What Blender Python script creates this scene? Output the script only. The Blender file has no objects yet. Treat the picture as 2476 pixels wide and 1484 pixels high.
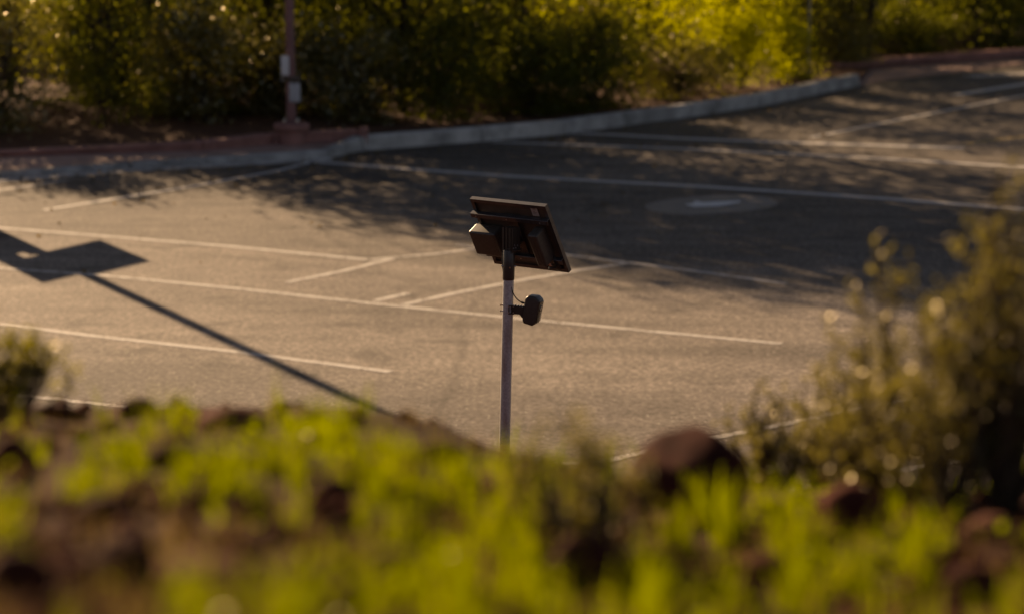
import bpy, bmesh, math, random
import numpy as np
from mathutils import Vector, Matrix, noise as mnoise

# ------------------------------------------------------------------ camera, sky, sun, exposure
SC = bpy.context.scene
COL = SC.collection
CAM_Z = 4.35                                   # the photographer stands on a bank above the lot
LENS = 85.0
PITCH = math.atan(1042.0 / (LENS / 36 * 2475))
cam_d = bpy.data.cameras.new('camera')
cam = bpy.data.objects.new('camera', cam_d)
COL.objects.link(cam)
cam.location = (0, 0, CAM_Z)
cam.rotation_euler = (math.radians(90) - PITCH, 0, 0)
cam_d.lens = LENS
cam_d.sensor_width = 36
cam_d.clip_start = 0.05
cam_d.clip_end = 3000
cam_d.dof.use_dof = True
cam_d.dof.focus_distance = 13.36
cam_d.dof.aperture_fstop = 1.8
cam_d.dof.aperture_blades = 0
SC.camera = cam

SUN_AZ = math.radians(-27.5)                   # beyond the lot, to the left of the view
SUN_EL = math.radians(20)
world = bpy.data.worlds.new('World')
SC.world = world
world.use_nodes = True
wn = world.node_tree.nodes
sky = wn.new('ShaderNodeTexSky')
sky.sky_type = 'NISHITA'
sky.sun_disc = False
sky.sun_elevation = SUN_EL
sky.sun_rotation = SUN_AZ % (2 * math.pi)
sky.air_density = 0.7
sky.altitude = 1300
sky.dust_density = 1.0
wn['Background'].inputs[1].default_value = 0.05
world.node_tree.links.new(sky.outputs[0], wn['Background'].inputs[0])

sun_d = bpy.data.lights.new('sun', 'SUN')
sun = bpy.data.objects.new('sun', sun_d)
COL.objects.link(sun)
sun_d.energy = 5.0
sun_d.angle = math.radians(0.53)
sun_d.color = (1.0, 0.84, 0.63)
SUN_DIR = Vector((math.sin(SUN_AZ) * math.cos(SUN_EL), math.cos(SUN_AZ) * math.cos(SUN_EL), math.sin(SUN_EL)))
sun.rotation_euler = (-SUN_DIR).to_track_quat('-Z', 'Y').to_euler()

SC.view_settings.view_transform = 'Standard'
SC.view_settings.look = 'None'
SC.view_settings.exposure = 0.82
SC.view_settings.gamma = 1
SC.view_settings.use_white_balance = True        # daylight shot on a warm camera setting
SC.view_settings.white_balance_temperature = 9600
SC.view_settings.white_balance_tint = 20
SC.cycles.use_denoising = True
SC.cycles.max_bounces = 6
SC.cycles.transparent_max_bounces = 4
SC.cycles.sample_clamp_indirect = 4

# ------------------------------------------------------------------ survey helpers (plan of the lot read off the photograph once)
FPX = LENS / 36 * 2475
FW = Vector((0, math.cos(PITCH), -math.sin(PITCH)))
UP = Vector((0, math.sin(PITCH), math.cos(PITCH)))
RT = Vector((1, 0, 0))
EYE = Vector((0, 0, 4.35))

def _ray(u, v):
    return FW + RT * ((u - 1237.5) / FPX) + UP * ((742 - v) / FPX)

def gp(u, v, z=0.0):                           # surveyed point on a level at height z
    r = _ray(u, v)
    return EYE + r * ((z - EYE.z) / r.z)

def dp(u, v, depth):                           # surveyed point at a measured distance
    return EYE + _ray(u, v) * depth

def fbm(x, y, s=1.0, seed=0.0, o=4):
    return mnoise.fractal(Vector((x * s + seed, y * s - seed * 0.7, seed)), 1.0, 2.0, o)

def sstep(a, b, x):
    t = min(1, max(0, (x - a) / (b - a)))
    return t * t * (3 - 2 * t)

def hill_z(x, y):                              # the bank the camera looks over
    side = sstep(-0.5, 0.5, x)
    crest = 4.9 - 0.5 * side
    zc = 3.235 - 0.035 * side - 0.05 * sstep(-0.28, 0.05, x)
    bump = 0.03 * fbm(x, y, 1.1, 3.1) + 0.016 * fbm(x, y, 3.9, 7.7)
    if y <= crest:
        z = zc + (crest - y) * 0.14
    else:
        t = y - crest
        z = zc - 0.14 * t - 0.18 * (t - 1.2 * (1 - math.exp(-t / 1.2)))
        z -= 0.0
    return max(z + bump, -0.3)

def hp(u, v):                                  # where a line of sight meets the bank
    r = _ray(u, v)
    y = 1.5
    while y < 16:
        p = EYE + r * (y / r.y)
        if p.z < hill_z(p.x, p.y):
            return p
        y += 0.02
    return EYE + r * (6 / r.y)

# ------------------------------------------------------------------ materials
MATS = {}
def new_mat(name):
    m = bpy.data.materials.new(name)
    m.use_nodes = True
    nt = m.node_tree
    b = nt.nodes['Principled BSDF']
    MATS[name] = m
    return m, nt, b

def N(nt, t, **kw):
    n = nt.nodes.new(t)
    for k, v in kw.items():
        setattr(n, k, v)
    return n

def ramp(nt, src, stops):
    r = N(nt, 'ShaderNodeValToRGB')
    e = r.color_ramp.elements
    while len(e) > 1:
        e.remove(e[-1])
    for i, (p, c) in enumerate(stops):
        if i == 0:
            e[0].position = p
            el = e[0]
        else:
            el = e.new(p)
        el.color = (c[0], c[1], c[2], 1) if not isinstance(c, (int, float)) else (c, c, c, 1)
    nt.links.new(src, r.inputs[0])
    return r.outputs[0]

def tex_noise(nt, scale, detail=4, rough=0.6, coord='Object'):
    tc = N(nt, 'ShaderNodeTexCoord')
    n = N(nt, 'ShaderNodeTexNoise')
    n.inputs['Scale'].default_value = scale
    n.inputs['Detail'].default_value = detail
    n.inputs['Roughness'].default_value = rough
    nt.links.new(tc.outputs[coord], n.inputs['Vector'])
    return n.outputs[0]

def mixc(nt, fac, a, b, mode='MIX'):
    m = N(nt, 'ShaderNodeMix', data_type='RGBA', blend_type=mode)
    for i, s in ((0, fac), (6, a), (7, b)):
        if isinstance(s, (int, float)):
            m.inputs[i].default_value = s
        elif isinstance(s, tuple):
            m.inputs[i].default_value = (s[0], s[1], s[2], 1)
        else:
            nt.links.new(s, m.inputs[i])
    return m.outputs[2]

def bump(nt, b, h, strength, dist=0.01):
    bn = N(nt, 'ShaderNodeBump')
    bn.inputs['Strength'].default_value = strength
    bn.inputs['Distance'].default_value = dist
    nt.links.new(h, bn.inputs['Height'])
    nt.links.new(bn.outputs[0], b.inputs['Normal'])

def simple(name, col, rough=0.5, metal=0.0, var=0.25, scale=20, bmp=0.0, spec=0.5):
    m, nt, b = new_mat(name)
    n = tex_noise(nt, scale)
    lo = tuple(c * (1 - var) for c in col)
    hi = tuple(min(1, c * (1 + var)) for c in col)
    nt.links.new(ramp(nt, n, [(0.3, lo), (0.7, hi)]), b.inputs['Base Color'])
    b.inputs['Roughness'].default_value = rough
    b.inputs['Metallic'].default_value = metal
    b.inputs['Specular IOR Level'].default_value = spec
    if bmp:
        bump(nt, b, n, bmp)
    return m

def asphalt_colour(nt):
    big = tex_noise(nt, 0.22, 5, 0.55)
    mid = tex_noise(nt, 2.1, 5, 0.65)
    fine = tex_noise(nt, 17, 4, 0.8)
    base = ramp(nt, big, [(0.36, (0.165, 0.140, 0.122)), (0.62, (0.240, 0.204, 0.174))])
    m2 = ramp(nt, mid, [(0.3, 0.76), (0.7, 1.16)])
    m3 = ramp(nt, fine, [(0.30, 0.30), (0.5, 0.92), (0.68, 1.9)])
    c = mixc(nt, 1.0, base, m2, 'MULTIPLY')
    c = mixc(nt, 1.0, c, m3, 'MULTIPLY')
    # lighter and darker bands run along the bays; drips and cracks on top
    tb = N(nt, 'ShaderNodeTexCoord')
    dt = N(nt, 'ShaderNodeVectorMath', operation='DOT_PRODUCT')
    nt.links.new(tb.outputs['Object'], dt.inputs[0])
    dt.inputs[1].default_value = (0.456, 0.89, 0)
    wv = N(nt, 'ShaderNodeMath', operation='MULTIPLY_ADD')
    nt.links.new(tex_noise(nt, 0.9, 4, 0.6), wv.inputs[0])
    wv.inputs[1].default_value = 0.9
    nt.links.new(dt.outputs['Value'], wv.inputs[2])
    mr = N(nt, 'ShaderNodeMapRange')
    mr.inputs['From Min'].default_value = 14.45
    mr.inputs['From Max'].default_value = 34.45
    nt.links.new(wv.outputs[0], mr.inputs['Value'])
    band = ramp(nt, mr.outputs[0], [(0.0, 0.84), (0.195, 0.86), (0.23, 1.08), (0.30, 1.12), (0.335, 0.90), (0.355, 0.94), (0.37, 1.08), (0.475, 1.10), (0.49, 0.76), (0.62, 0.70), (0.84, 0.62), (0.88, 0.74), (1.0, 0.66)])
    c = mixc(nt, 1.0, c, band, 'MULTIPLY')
    ms = N(nt, 'ShaderNodeMapping')                # tyre-worn streaks along the lanes
    ms.inputs['Rotation'].default_value = (0, 0, math.radians(27))
    ms.inputs['Scale'].default_value = (0.14, 1.7, 1)
    nt.links.new(tb.outputs['Object'], ms.inputs[0])
    ns = N(nt, 'ShaderNodeTexNoise')
    ns.inputs['Scale'].default_value = 1.0
    ns.inputs['Detail'].default_value = 5
    nt.links.new(ms.outputs[0], ns.inputs['Vector'])
    c = mixc(nt, 1.0, c, ramp(nt, ns.outputs[0], [(0.32, 0.78), (0.5, 1.0), (0.68, 1.14)]), 'MULTIPLY')
    drip = ramp(nt, tex_noise(nt, 1.35, 2, 0.4), [(0.30, 0.66), (0.37, 1.0)])
    c = mixc(nt, 1.0, c, drip, 'MULTIPLY')
    vc = N(nt, 'ShaderNodeTexVoronoi', feature='DISTANCE_TO_EDGE')
    vc.inputs['Scale'].default_value = 0.16
    wa = N(nt, 'ShaderNodeMixRGB')
    wa.inputs[0].default_value = 0.25
    nz = N(nt, 'ShaderNodeTexNoise')
    nz.inputs['Scale'].default_value = 0.8
    nz.inputs['Detail'].default_value = 5
    nt.links.new(tb.outputs['Object'], nz.inputs['Vector'])
    nt.links.new(tb.outputs['Object'], wa.inputs[1])
    nt.links.new(nz.outputs['Color'], wa.inputs[2])
    nt.links.new(wa.outputs[0], vc.inputs['Vector'])
    crack = ramp(nt, vc.outputs['Distance'], [(0.0, 0.72), (0.003, 0.8), (0.005, 1.0)])
    c = mixc(nt, 1.0, c, crack, 'MULTIPLY')
    tc = N(nt, 'ShaderNodeTexCoord')               # pale stone chips, painted in for the backlit sparkle
    vo = N(nt, 'ShaderNodeTexVoronoi')
    vo.inputs['Scale'].default_value = 16
    nt.links.new(tc.outputs['Object'], vo.inputs['Vector'])
    spot = ramp(nt, vo.outputs['Distance'], [(0.10, 1.0), (0.2, 0.0)])
    hue = N(nt, 'ShaderNodeSeparateColor')
    nt.links.new(vo.outputs['Color'], hue.inputs[0])
    some = ramp(nt, hue.outputs[0], [(0.70, 0.0), (0.78, 1.0)])
    f = N(nt, 'ShaderNodeMath', operation='MULTIPLY')
    nt.links.new(spot, f.inputs[0])
    nt.links.new(some, f.inputs[1])
    c = mixc(nt, f.outputs[0], c, (0.55, 0.50, 0.43))
    return c, fine

def make_materials():
    m, nt, b = new_mat('asphalt')
    c, fine = asphalt_colour(nt)
    nt.links.new(c, b.inputs['Base Color'])
    b.inputs['Roughness'].default_value = 0.85
    b.inputs['Specular IOR Level'].default_value = 0.12
    bump(nt, b, fine, 0.7, 0.012)
    # worn road paint: paint broken up by the asphalt below
    m, nt, b = new_mat('road_paint')
    c, fine = asphalt_colour(nt)
    w1 = tex_noise(nt, 5.0, 6, 0.7)
    w2 = tex_noise(nt, 30, 3, 0.7)
    mul = N(nt, 'ShaderNodeMath', operation='ADD')
    nt.links.new(w1, mul.inputs[0])
    nt.links.new(w2, mul.inputs[1])
    fac = ramp(nt, mul.outputs[0], [(0.84, 0.08), (1.10, 0.92)])
    nt.links.new(mixc(nt, fac, c, (0.56, 0.53, 0.50)), b.inputs['Base Color'])
    b.inputs['Specular IOR Level'].default_value = 0.15
    b.inputs['Roughness'].default_value = 0.8
    bump(nt, b, fine, 0.4, 0.01)
    m, nt, b = new_mat('thick_paint')
    c, fine = asphalt_colour(nt)
    fac = ramp(nt, tex_noise(nt, 7.0, 6, 0.7), [(0.30, 0.45), (0.5, 0.95)])
    nt.links.new(mixc(nt, fac, c, (0.60, 0.58, 0.56)), b.inputs['Base Color'])
    b.inputs['Specular IOR Level'].default_value = 0.15
    b.inputs['Roughness'].default_value = 0.8
    m, nt, b = new_mat('blue_paint')
    c, fine = asphalt_colour(nt)
    w1 = tex_noise(nt, 4.0, 6, 0.7)
    fac = ramp(nt, w1, [(0.35, 0.25), (0.6, 0.8)])
    nt.links.new(mixc(nt, fac, c, (0.175, 0.160, 0.150)), b.inputs['Base Color'])
    b.inputs['Roughness'].default_value = 0.7
    m, nt, b = new_mat('yellow_paint')
    c, fine = asphalt_colour(nt)
    fac = ramp(nt, tex_noise(nt, 5.0, 6, 0.7), [(0.35, 0.2), (0.55, 0.9)])
    nt.links.new(mixc(nt, fac, c, (0.55, 0.36, 0.07)), b.inputs['Base Color'])
    b.inputs['Roughness'].default_value = 0.7

    simple('fresh_paint', (0.62, 0.62, 0.62), 0.7, 0, 0.12, 9, 0.1, 0.2)
    simple('concrete', (0.33, 0.32, 0.31), 0.85, 0, 0.42, 2.4, 0.15, 0.3)
    simple('pale_concrete', (0.42, 0.40, 0.38), 0.85, 0, 0.4, 2.6, 0.15, 0.3)
    simple('red_concrete', (0.31, 0.145, 0.125), 0.85, 0, 0.3, 3.0, 0.2, 0.3)
    simple('red_paving', (0.38, 0.24, 0.20), 0.85, 0, 0.25, 2.5, 0.2, 0.3)
    simple('red_dirt', (0.13, 0.062, 0.040), 0.95, 0, 0.45, 5.0, 0.6, 0.15)
    simple('bank_soil', (0.042, 0.016, 0.010), 0.95, 0, 0.5, 14.0, 0.8, 0.03)
    simple('rock', (0.085, 0.024, 0.016), 0.85, 0, 0.5, 11.0, 0.8, 0.03)
    simple('dark_rock', (0.058, 0.017, 0.012), 0.85, 0, 0.5, 11.0, 0.8, 0.03)
    simple('pale_rock', (0.15, 0.062, 0.044), 0.85, 0, 0.35, 11.0, 0.8, 0.03)
    simple('bark', (0.045, 0.032, 0.024), 0.95, 0, 0.4, 14.0, 0.6, 0.1)
    simple('twig', (0.10, 0.065, 0.04), 0.9, 0, 0.4, 40.0, 0.2, 0.2)
    simple('black_plastic', (0.060, 0.046, 0.037), 0.42, 0, 0.2, 60, 0.02)
    simple('satin_black', (0.050, 0.038, 0.031), 0.34, 0, 0.2, 40, 0.0)
    simple('gloss_black', (0.008, 0.008, 0.009), 0.08, 0, 0.1, 40, 0.0)
    simple('black_aluminium', (0.13, 0.13, 0.14), 0.32, 0.8, 0.2, 30, 0.0)
    simple('backsheet', (0.085, 0.060, 0.045), 0.55, 0, 0.2, 20, 0.0)
    simple('solar_cell', (0.012, 0.014, 0.03), 0.12, 0, 0.2, 20, 0.0)
    simple('cable', (0.015, 0.014, 0.013), 0.4, 0, 0.1, 30, 0.0)
    simple('brass', (0.55, 0.36, 0.22), 0.35, 0.8, 0.1, 30, 0.0)
    simple('steel', (0.55, 0.53, 0.50), 0.3, 0.9, 0.1, 30, 0.0)
    simple('label_paper', (0.42, 0.38, 0.36), 0.6, 0, 0.2, 140, 0.0)
    simple('copper_plug', (0.65, 0.33, 0.20), 0.5, 0, 0.1, 30, 0.0)
    simple('white_box', (0.62, 0.63, 0.66), 0.5, 0, 0.08, 8, 0.0)
    simple('white_print', (0.40, 0.41, 0.44), 0.6, 0, 0.3, 30, 0.0)
    simple('maroon_paint', (0.20, 0.082, 0.082), 0.45, 0, 0.2, 4, 0.03)
    simple('grey_pole', (0.16, 0.16, 0.17), 0.5, 0.4, 0.2, 6, 0.0)
    # galvanised pipe: spangled zinc, a rust-brown stain down its length
    m, nt, b = new_mat('galvanised')
    tc = N(nt, 'ShaderNodeTexCoord')
    mp = N(nt, 'ShaderNodeMapping')
    mp.inputs['Scale'].default_value = (26, 26, 5)
    nt.links.new(tc.outputs['Object'], mp.inputs[0])
    n1 = N(nt, 'ShaderNodeTexNoise')
    n1.inputs['Scale'].default_value = 1.0
    n1.inputs['Detail'].default_value = 6
    nt.links.new(mp.outputs[0], n1.inputs['Vector'])
    n2 = tex_noise(nt, 90, 3, 0.6)
    z = ramp(nt, n2, [(0.3, (0.42, 0.42, 0.44)), (0.7, (0.68, 0.67, 0.67))])
    st = ramp(nt, n1.outputs[0], [(0.50, 0.0), (0.70, 0.55)])
    nt.links.new(mixc(nt, st, z, (0.30, 0.17, 0.11)), b.inputs['Base Color'])
    b.inputs['Metallic'].default_value = 0.35
    b.inputs['Roughness'].default_value = 0.42
    bump(nt, b, n2, 0.08, 0.003)

def leaf_mat(name, dark, light, trans, tfac=0.45, gloss=0.12, groughness=0.35):
    m = bpy.data.materials.new(name)
    m.use_nodes = True
    MATS[name] = m
    nt = m.node_tree
    nt.nodes.remove(nt.nodes['Principled BSDF'])
    out = nt.nodes['Material Output']
    at = N(nt, 'ShaderNodeAttribute', attribute_name='tint')
    col = ramp(nt, at.outputs['Fac'], [(0.0, dark), (1.0, light)])
    tcol = ramp(nt, at.outputs['Fac'], [(0.0, tuple(c * 0.55 for c in trans)), (1.0, trans)])
    d = N(nt, 'ShaderNodeBsdfDiffuse')
    nt.links.new(col, d.inputs[0])
    t = N(nt, 'ShaderNodeBsdfTranslucent')
    nt.links.new(tcol, t.inputs[0])
    g = N(nt, 'ShaderNodeBsdfGlossy')
    g.inputs['Roughness'].default_value = groughness
    g.inputs[0].default_value = (0.9, 0.8, 0.6, 1)
    m1 = N(nt, 'ShaderNodeMixShader')
    m1.inputs[0].default_value = tfac
    nt.links.new(d.outputs[0], m1.inputs[1])
    nt.links.new(t.outputs[0], m1.inputs[2])
    m2 = N(nt, 'ShaderNodeMixShader')
    m2.inputs[0].default_value = gloss
    nt.links.new(m1.outputs[0], m2.inputs[1])
    nt.links.new(g.outputs[0], m2.inputs[2])
    nt.links.new(m2.outputs[0], out.inputs[0])

make_materials()
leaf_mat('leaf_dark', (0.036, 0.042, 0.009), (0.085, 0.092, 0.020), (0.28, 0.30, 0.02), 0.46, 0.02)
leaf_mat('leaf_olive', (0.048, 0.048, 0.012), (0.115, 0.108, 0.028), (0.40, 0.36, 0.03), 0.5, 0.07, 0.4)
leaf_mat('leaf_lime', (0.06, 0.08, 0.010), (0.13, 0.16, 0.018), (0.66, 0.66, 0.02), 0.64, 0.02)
leaf_mat('leaf_glint', (0.046, 0.046, 0.013), (0.11, 0.105, 0.03), (0.38, 0.34, 0.04), 0.48, 0.14, 0.3)
leaf_mat('grass_blade', (0.030, 0.042, 0.004), (0.095, 0.115, 0.006), (0.275, 0.32, 0.006), 0.6, 0.02)
leaf_mat('dry_blade', (0.09, 0.055, 0.022), (0.24, 0.165, 0.07), (0.30, 0.20, 0.06), 0.45, 0.02)
leaf_mat('shrub_leaf', (0.060, 0.052, 0.016), (0.14, 0.12, 0.04), (0.32, 0.27, 0.045), 0.48, 0.10, 0.42)

# ------------------------------------------------------------------ mesh helpers
def link(name, me, mat=None, parent=None, smooth=False):
    o = bpy.data.objects.new(name, me)
    COL.objects.link(o)
    if mat:
        me.materials.append(MATS[mat])
    if parent is not None:
        o.parent = parent
    if smooth:
        me.polygons.foreach_set('use_smooth', [True] * len(me.polygons))
    return o

def mesh(name, verts, faces, mat=None, parent=None, smooth=False):
    me = bpy.data.meshes.new(name)
    me.from_pydata([tuple(v) for v in verts], [], faces)
    me.update()
    return link(name, me, mat, parent, smooth)

def tag(o, label=None, cat=None, group=None, kind=None):
    for k, v in (('label', label), ('category', cat), ('group', group), ('kind', kind)):
        if v:
            o[k] = v
    return o

def empty(name, loc=(0, 0, 0), rz=0.0):
    o = bpy.data.objects.new(name, None)
    COL.objects.link(o)
    o.location = loc
    o.rotation_euler = (0, 0, rz)
    o.empty_display_size = 0.1
    return o

class MB:
    def __init__(s):
        s.v, s.f = [], []
    def tube(s, pts, radii, n=8, cap=True):
        pts = [Vector(p) for p in pts]
        k0 = len(s.v)
        prev = None
        for i, p in enumerate(pts):
            d = (pts[min(i + 1, len(pts) - 1)] - pts[max(i - 1, 0)])
            d = d.normalized() if d.length > 1e-9 else Vector((0, 0, 1))
            if prev is None:
                a = d.orthogonal().normalized()
            else:
                a = (prev - d * prev.dot(d))
                a = a.normalized() if a.length > 1e-6 else d.orthogonal().normalized()
            prev = a
            b = d.cross(a)
            r = radii[i] if isinstance(radii, (list, tuple)) else radii
            for j in range(n):
                t = 2 * math.pi * j / n
                s.v.append(p + a * (math.cos(t) * r) + b * (math.sin(t) * r))
        for i in range(len(pts) - 1):
            for j in range(n):
                s.f.append((k0 + i * n + j, k0 + i * n + (j + 1) % n, k0 + (i + 1) * n + (j + 1) % n, k0 + (i + 1) * n + j))
        if cap:
            s.f.append(tuple(k0 + j for j in reversed(range(n))))
            e = k0 + (len(pts) - 1) * n
            s.f.append(tuple(e + j for j in range(n)))
        return s
    def box(s, c, size, m=None):
        c = Vector(c)
        k = len(s.v)
        for x in (-.5, .5):
            for y in (-.5, .5):
                for z in (-.5, .5):
                    q = Vector((x * size[0], y * size[1], z * size[2]))
                    if m is not None:
                        q = m @ q
                    s.v.append(c + q)
        for f in ((0, 1, 3, 2), (4, 6, 7, 5), (0, 4, 5, 1), (2, 3, 7, 6), (0, 2, 6, 4), (1, 5, 7, 3)):
            s.f.append(tuple(k + i for i in f))
        return s
    def prism(s, poly, axis_lo, axis_hi):      # poly in (x, z), extruded along y
        k = len(s.v)
        n = len(poly)
        for y in (axis_lo, axis_hi):
            for x, z in poly:
                s.v.append(Vector((x, y, z)))
        s.f.append(tuple(k + i for i in range(n)))
        s.f.append(tuple(k + n + i for i in reversed(range(n))))
        for i in range(n):
            j = (i + 1) % n
            s.f.append((k + i, k + n + i, k + n + j, k + j))
        return s
    def lathe(s, prof, n=20, c=(0, 0, 0)):
        k = len(s.v)
        for r, z in prof:
            for j in range(n):
                t = 2 * math.pi * j / n
                s.v.append(Vector((c[0] + r * math.cos(t), c[1] + r * math.sin(t), c[2] + z)))
        for i in range(len(prof) - 1):
            for j in range(n):
                s.f.append((k + i * n + j, k + i * n + (j + 1) % n, k + (i + 1) * n + (j + 1) % n, k + (i + 1) * n + j))
        s.f.append(tuple(k + j for j in reversed(range(n))))
        e = k + (len(prof) - 1) * n
        s.f.append(tuple(e + j for j in range(n)))
        return s
    def build(s, name, mat, parent=None, smooth=False, bevel=0.0, seg=2):
        me = bpy.data.meshes.new(name)
        me.from_pydata([tuple(v) for v in s.v], [], s.f)
        bm = bmesh.new()
        bm.from_mesh(me)
        bmesh.ops.recalc_face_normals(bm, faces=bm.faces)
        if bevel:
            es = [e for e in bm.edges if e.calc_face_angle(0) > 0.35]
            bmesh.ops.bevel(bm, geom=es, offset=bevel, segments=seg, affect='EDGES', profile=0.6)
        bm.to_mesh(me)
        bm.free()
        o = link(name, me, mat, parent)
        if smooth or bevel:
            me.polygons.foreach_set('use_smooth', [True] * len(me.polygons))
            try:
                me.set_sharp_from_angle(angle=math.radians(38))
            except Exception:
                pass
        return o

def leaf_mesh(name, P, D, L, Wd, tint, mat, parent=None, seed=0):
    """rhombic leaves at P along D, length L, width Wd; one mesh"""
    rng = np.random.default_rng(seed)
    n = len(P)
    D = D / np.maximum(1e-9, np.linalg.norm(D, axis=1, keepdims=True))
    R = rng.normal(size=(n, 3))
    S = np.cross(D, R)
    S /= np.maximum(1e-9, np.linalg.norm(S, axis=1, keepdims=True))
    Nn = np.cross(S, D)
    L = L[:, None]
    Wd = Wd[:, None]
    v0 = P
    v1 = P + D * L * 0.45 + S * Wd * 0.5 + Nn * L * 0.06
    v2 = P + D * L
    v3 = P + D * L * 0.45 - S * Wd * 0.5 + Nn * L * 0.06
    V = np.stack([v0, v1, v2, v3], 1).reshape(-1, 3).astype(np.float32)
    me = bpy.data.meshes.new(name)
    me.vertices.add(4 * n)
    me.vertices.foreach_set('co', V.ravel())
    me.loops.add(4 * n)
    me.loops.foreach_set('vertex_index', np.arange(4 * n, dtype=np.int32))
    me.polygons.add(n)
    me.polygons.foreach_set('loop_start', np.arange(0, 4 * n, 4, dtype=np.int32))
    me.polygons.foreach_set('loop_total', np.full(n, 4, dtype=np.int32))
    at = me.attributes.new('tint', 'FLOAT', 'POINT')
    at.data.foreach_set('value', np.repeat(tint, 4).astype(np.float32))
    me.update()
    me.validate()
    return link(name, me, mat, parent)

# ------------------------------------------------------------------ the ground, the lot, the kerb
mesh('ground', [(-900, -300, 0), (900, -300, 0), (900, 1500, 0), (-900, 1500, 0)], [(0, 1, 2, 3)], 'red_dirt')
tag(bpy.data.objects['ground'], 'red dirt ground reaching to the horizon', None, None, 'structure')

KERB_PX = [(-1400, 545), (-600, 482), (0, 434), (315, 410), (795, 384), (878, 366), (1165, 344), (1365, 326), (1671, 284), (1837, 259), (2078, 208)]
KERB = [gp(u, v) for u, v in KERB_PX]
RWALL = [gp(u, v, 0.02) for u, v in [(2110, 172), (2204, 165), (2397, 151), (2475, 146), (2900, 112)]]
FRONT = KERB + RWALL
FRONT_END = Vector((60, RWALL[-1].y + 12, 0))
line = [Vector((-60, KERB[0].y - 14, 0))] + FRONT + [FRONT_END]

V, F = [], []
for p in line:
    V += [(p.x, 12.5, 0.004), (p.x, p.y + 0.05, 0.004)]
for i in range(len(line) - 1):
    F.append((2 * i, 2 * i + 2, 2 * i + 3, 2 * i + 1))
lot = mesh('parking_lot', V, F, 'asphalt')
tag(lot, 'sunlit worn asphalt of the parking lot', None, None, 'structure')

# planting bed behind the kerb: a bumpy sheet of red dirt
dense = []
for i in range(len(line) - 1):
    a, b = line[i], line[i + 1]
    k = max(1, int((b - a).length / 0.8))
    dense += [a.lerp(b, j / k) for j in range(k)]
dense.append(line[-1])
ROWS = [0.14, 0.3, 0.8, 1.5, 2.4, 3.5, 5, 7, 9.5, 13, 18, 26, 40, 60]
def bed_z(x, y, back):
    return 0.10 + 0.012 * back + 0.06 * fbm(x, y, 0.7, 1.3) * min(1, back / 1.5)
V, F = [], []
for p in dense:
    for r in ROWS:
        V.append((p.x, p.y + r, bed_z(p.x, p.y + r, r)))
nr = len(ROWS)
for i in range(len(dense) - 1):
    for j in range(nr - 1):
        F.append((i * nr + j, (i + 1) * nr + j, (i + 1) * nr + j + 1, i * nr + j + 1))
bed = mesh('planting_bed', V, F, 'red_dirt', None, True)
tag(bed, 'shaded red dirt bed under the trees', None, None, 'structure')

def front_y(x):
    for i in range(len(line) - 1):
        a, b = line[i], line[i + 1]
        if a.x <= x <= b.x:
            return a.y + (b.y - a.y) * (x - a.x) / max(1e-6, b.x - a.x)
    return line[-1].y

def strip(a, b, w, z, h=0.0):
    d = (b - a)
    d.z = 0
    d.normalize()
    n = Vector((-d.y, d.x, 0)) * w
    return a, b, n

kerb = tag(empty('kerb', KERB[2]), 'grey concrete kerb along the far edge of the lot', None, None, 'structure')
kerb_i = 0
def kerb_section(a, b, h0, h1, depth, mat, name='kerb_section'):
    d = (b - a).normalized()
    n = Vector((-d.y, d.x, 0))
    a = a + d * 0.012
    b = b - d * 0.012
    vs = []
    for p, h in ((a, h0), (b, h1)):
        vs += [p + Vector((0, 0, 0.0)), p + n * 0.015 + Vector((0, 0, h - 0.03)), p + n * 0.045 + Vector((0, 0, h)), p + n * depth + Vector((0, 0, h + 0.002)), p + n * depth]
    off = kerb.location
    vs = [v - off for v in vs]
    fs = [(0, 5, 6, 1), (1, 6, 7, 2), (2, 7, 8, 3), (3, 8, 9, 4), (0, 1, 2, 3, 4), (9, 8, 7, 6, 5)]
    return mesh(name, vs, fs, mat, kerb)
def kh(i):
    return 0.10 if i <= 3 else (0.13 if i == 4 else 0.24)
for i in range(len(KERB) - 1):
    a, b = KERB[i], KERB[i + 1]
    L = (b - a).length
    k = max(1, round(L / 3.0))
    for j in range(k):
        t0, t1 = j / k, (j + 1) / k
        h0 = kh(i) + (kh(i + 1) - kh(i)) * t0
        h1 = kh(i) + (kh(i + 1) - kh(i)) * t1
        kerb_section(a.lerp(b, t0), a.lerp(b, t1), h0, h1, 0.17 if i < 5 else 0.2, 'pale_concrete' if i in (5, 6) else 'concrete')
# gutter pan in front of the low kerb
for i in range(1, 4):
    a, b = KERB[i], KERB[i + 1]
    d = (b - a).normalized()
    n = Vector((-d.y, d.x, 0))
    off = kerb.location
    q = [a - n * 0.32, b - n * 0.32, b, a]
    vs = [v - off + Vector((0, 0, 0.012)) for v in q] + [v - off + Vector((0, 0, 0.0)) for v in q]
    mesh('gutter_pan', vs, [(0, 1, 2, 3), (4, 7, 6, 5), (0, 4, 5, 1), (1, 5, 6, 2), (2, 6, 7, 3), (3, 7, 4, 0)], 'pale_concrete', kerb)

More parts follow.
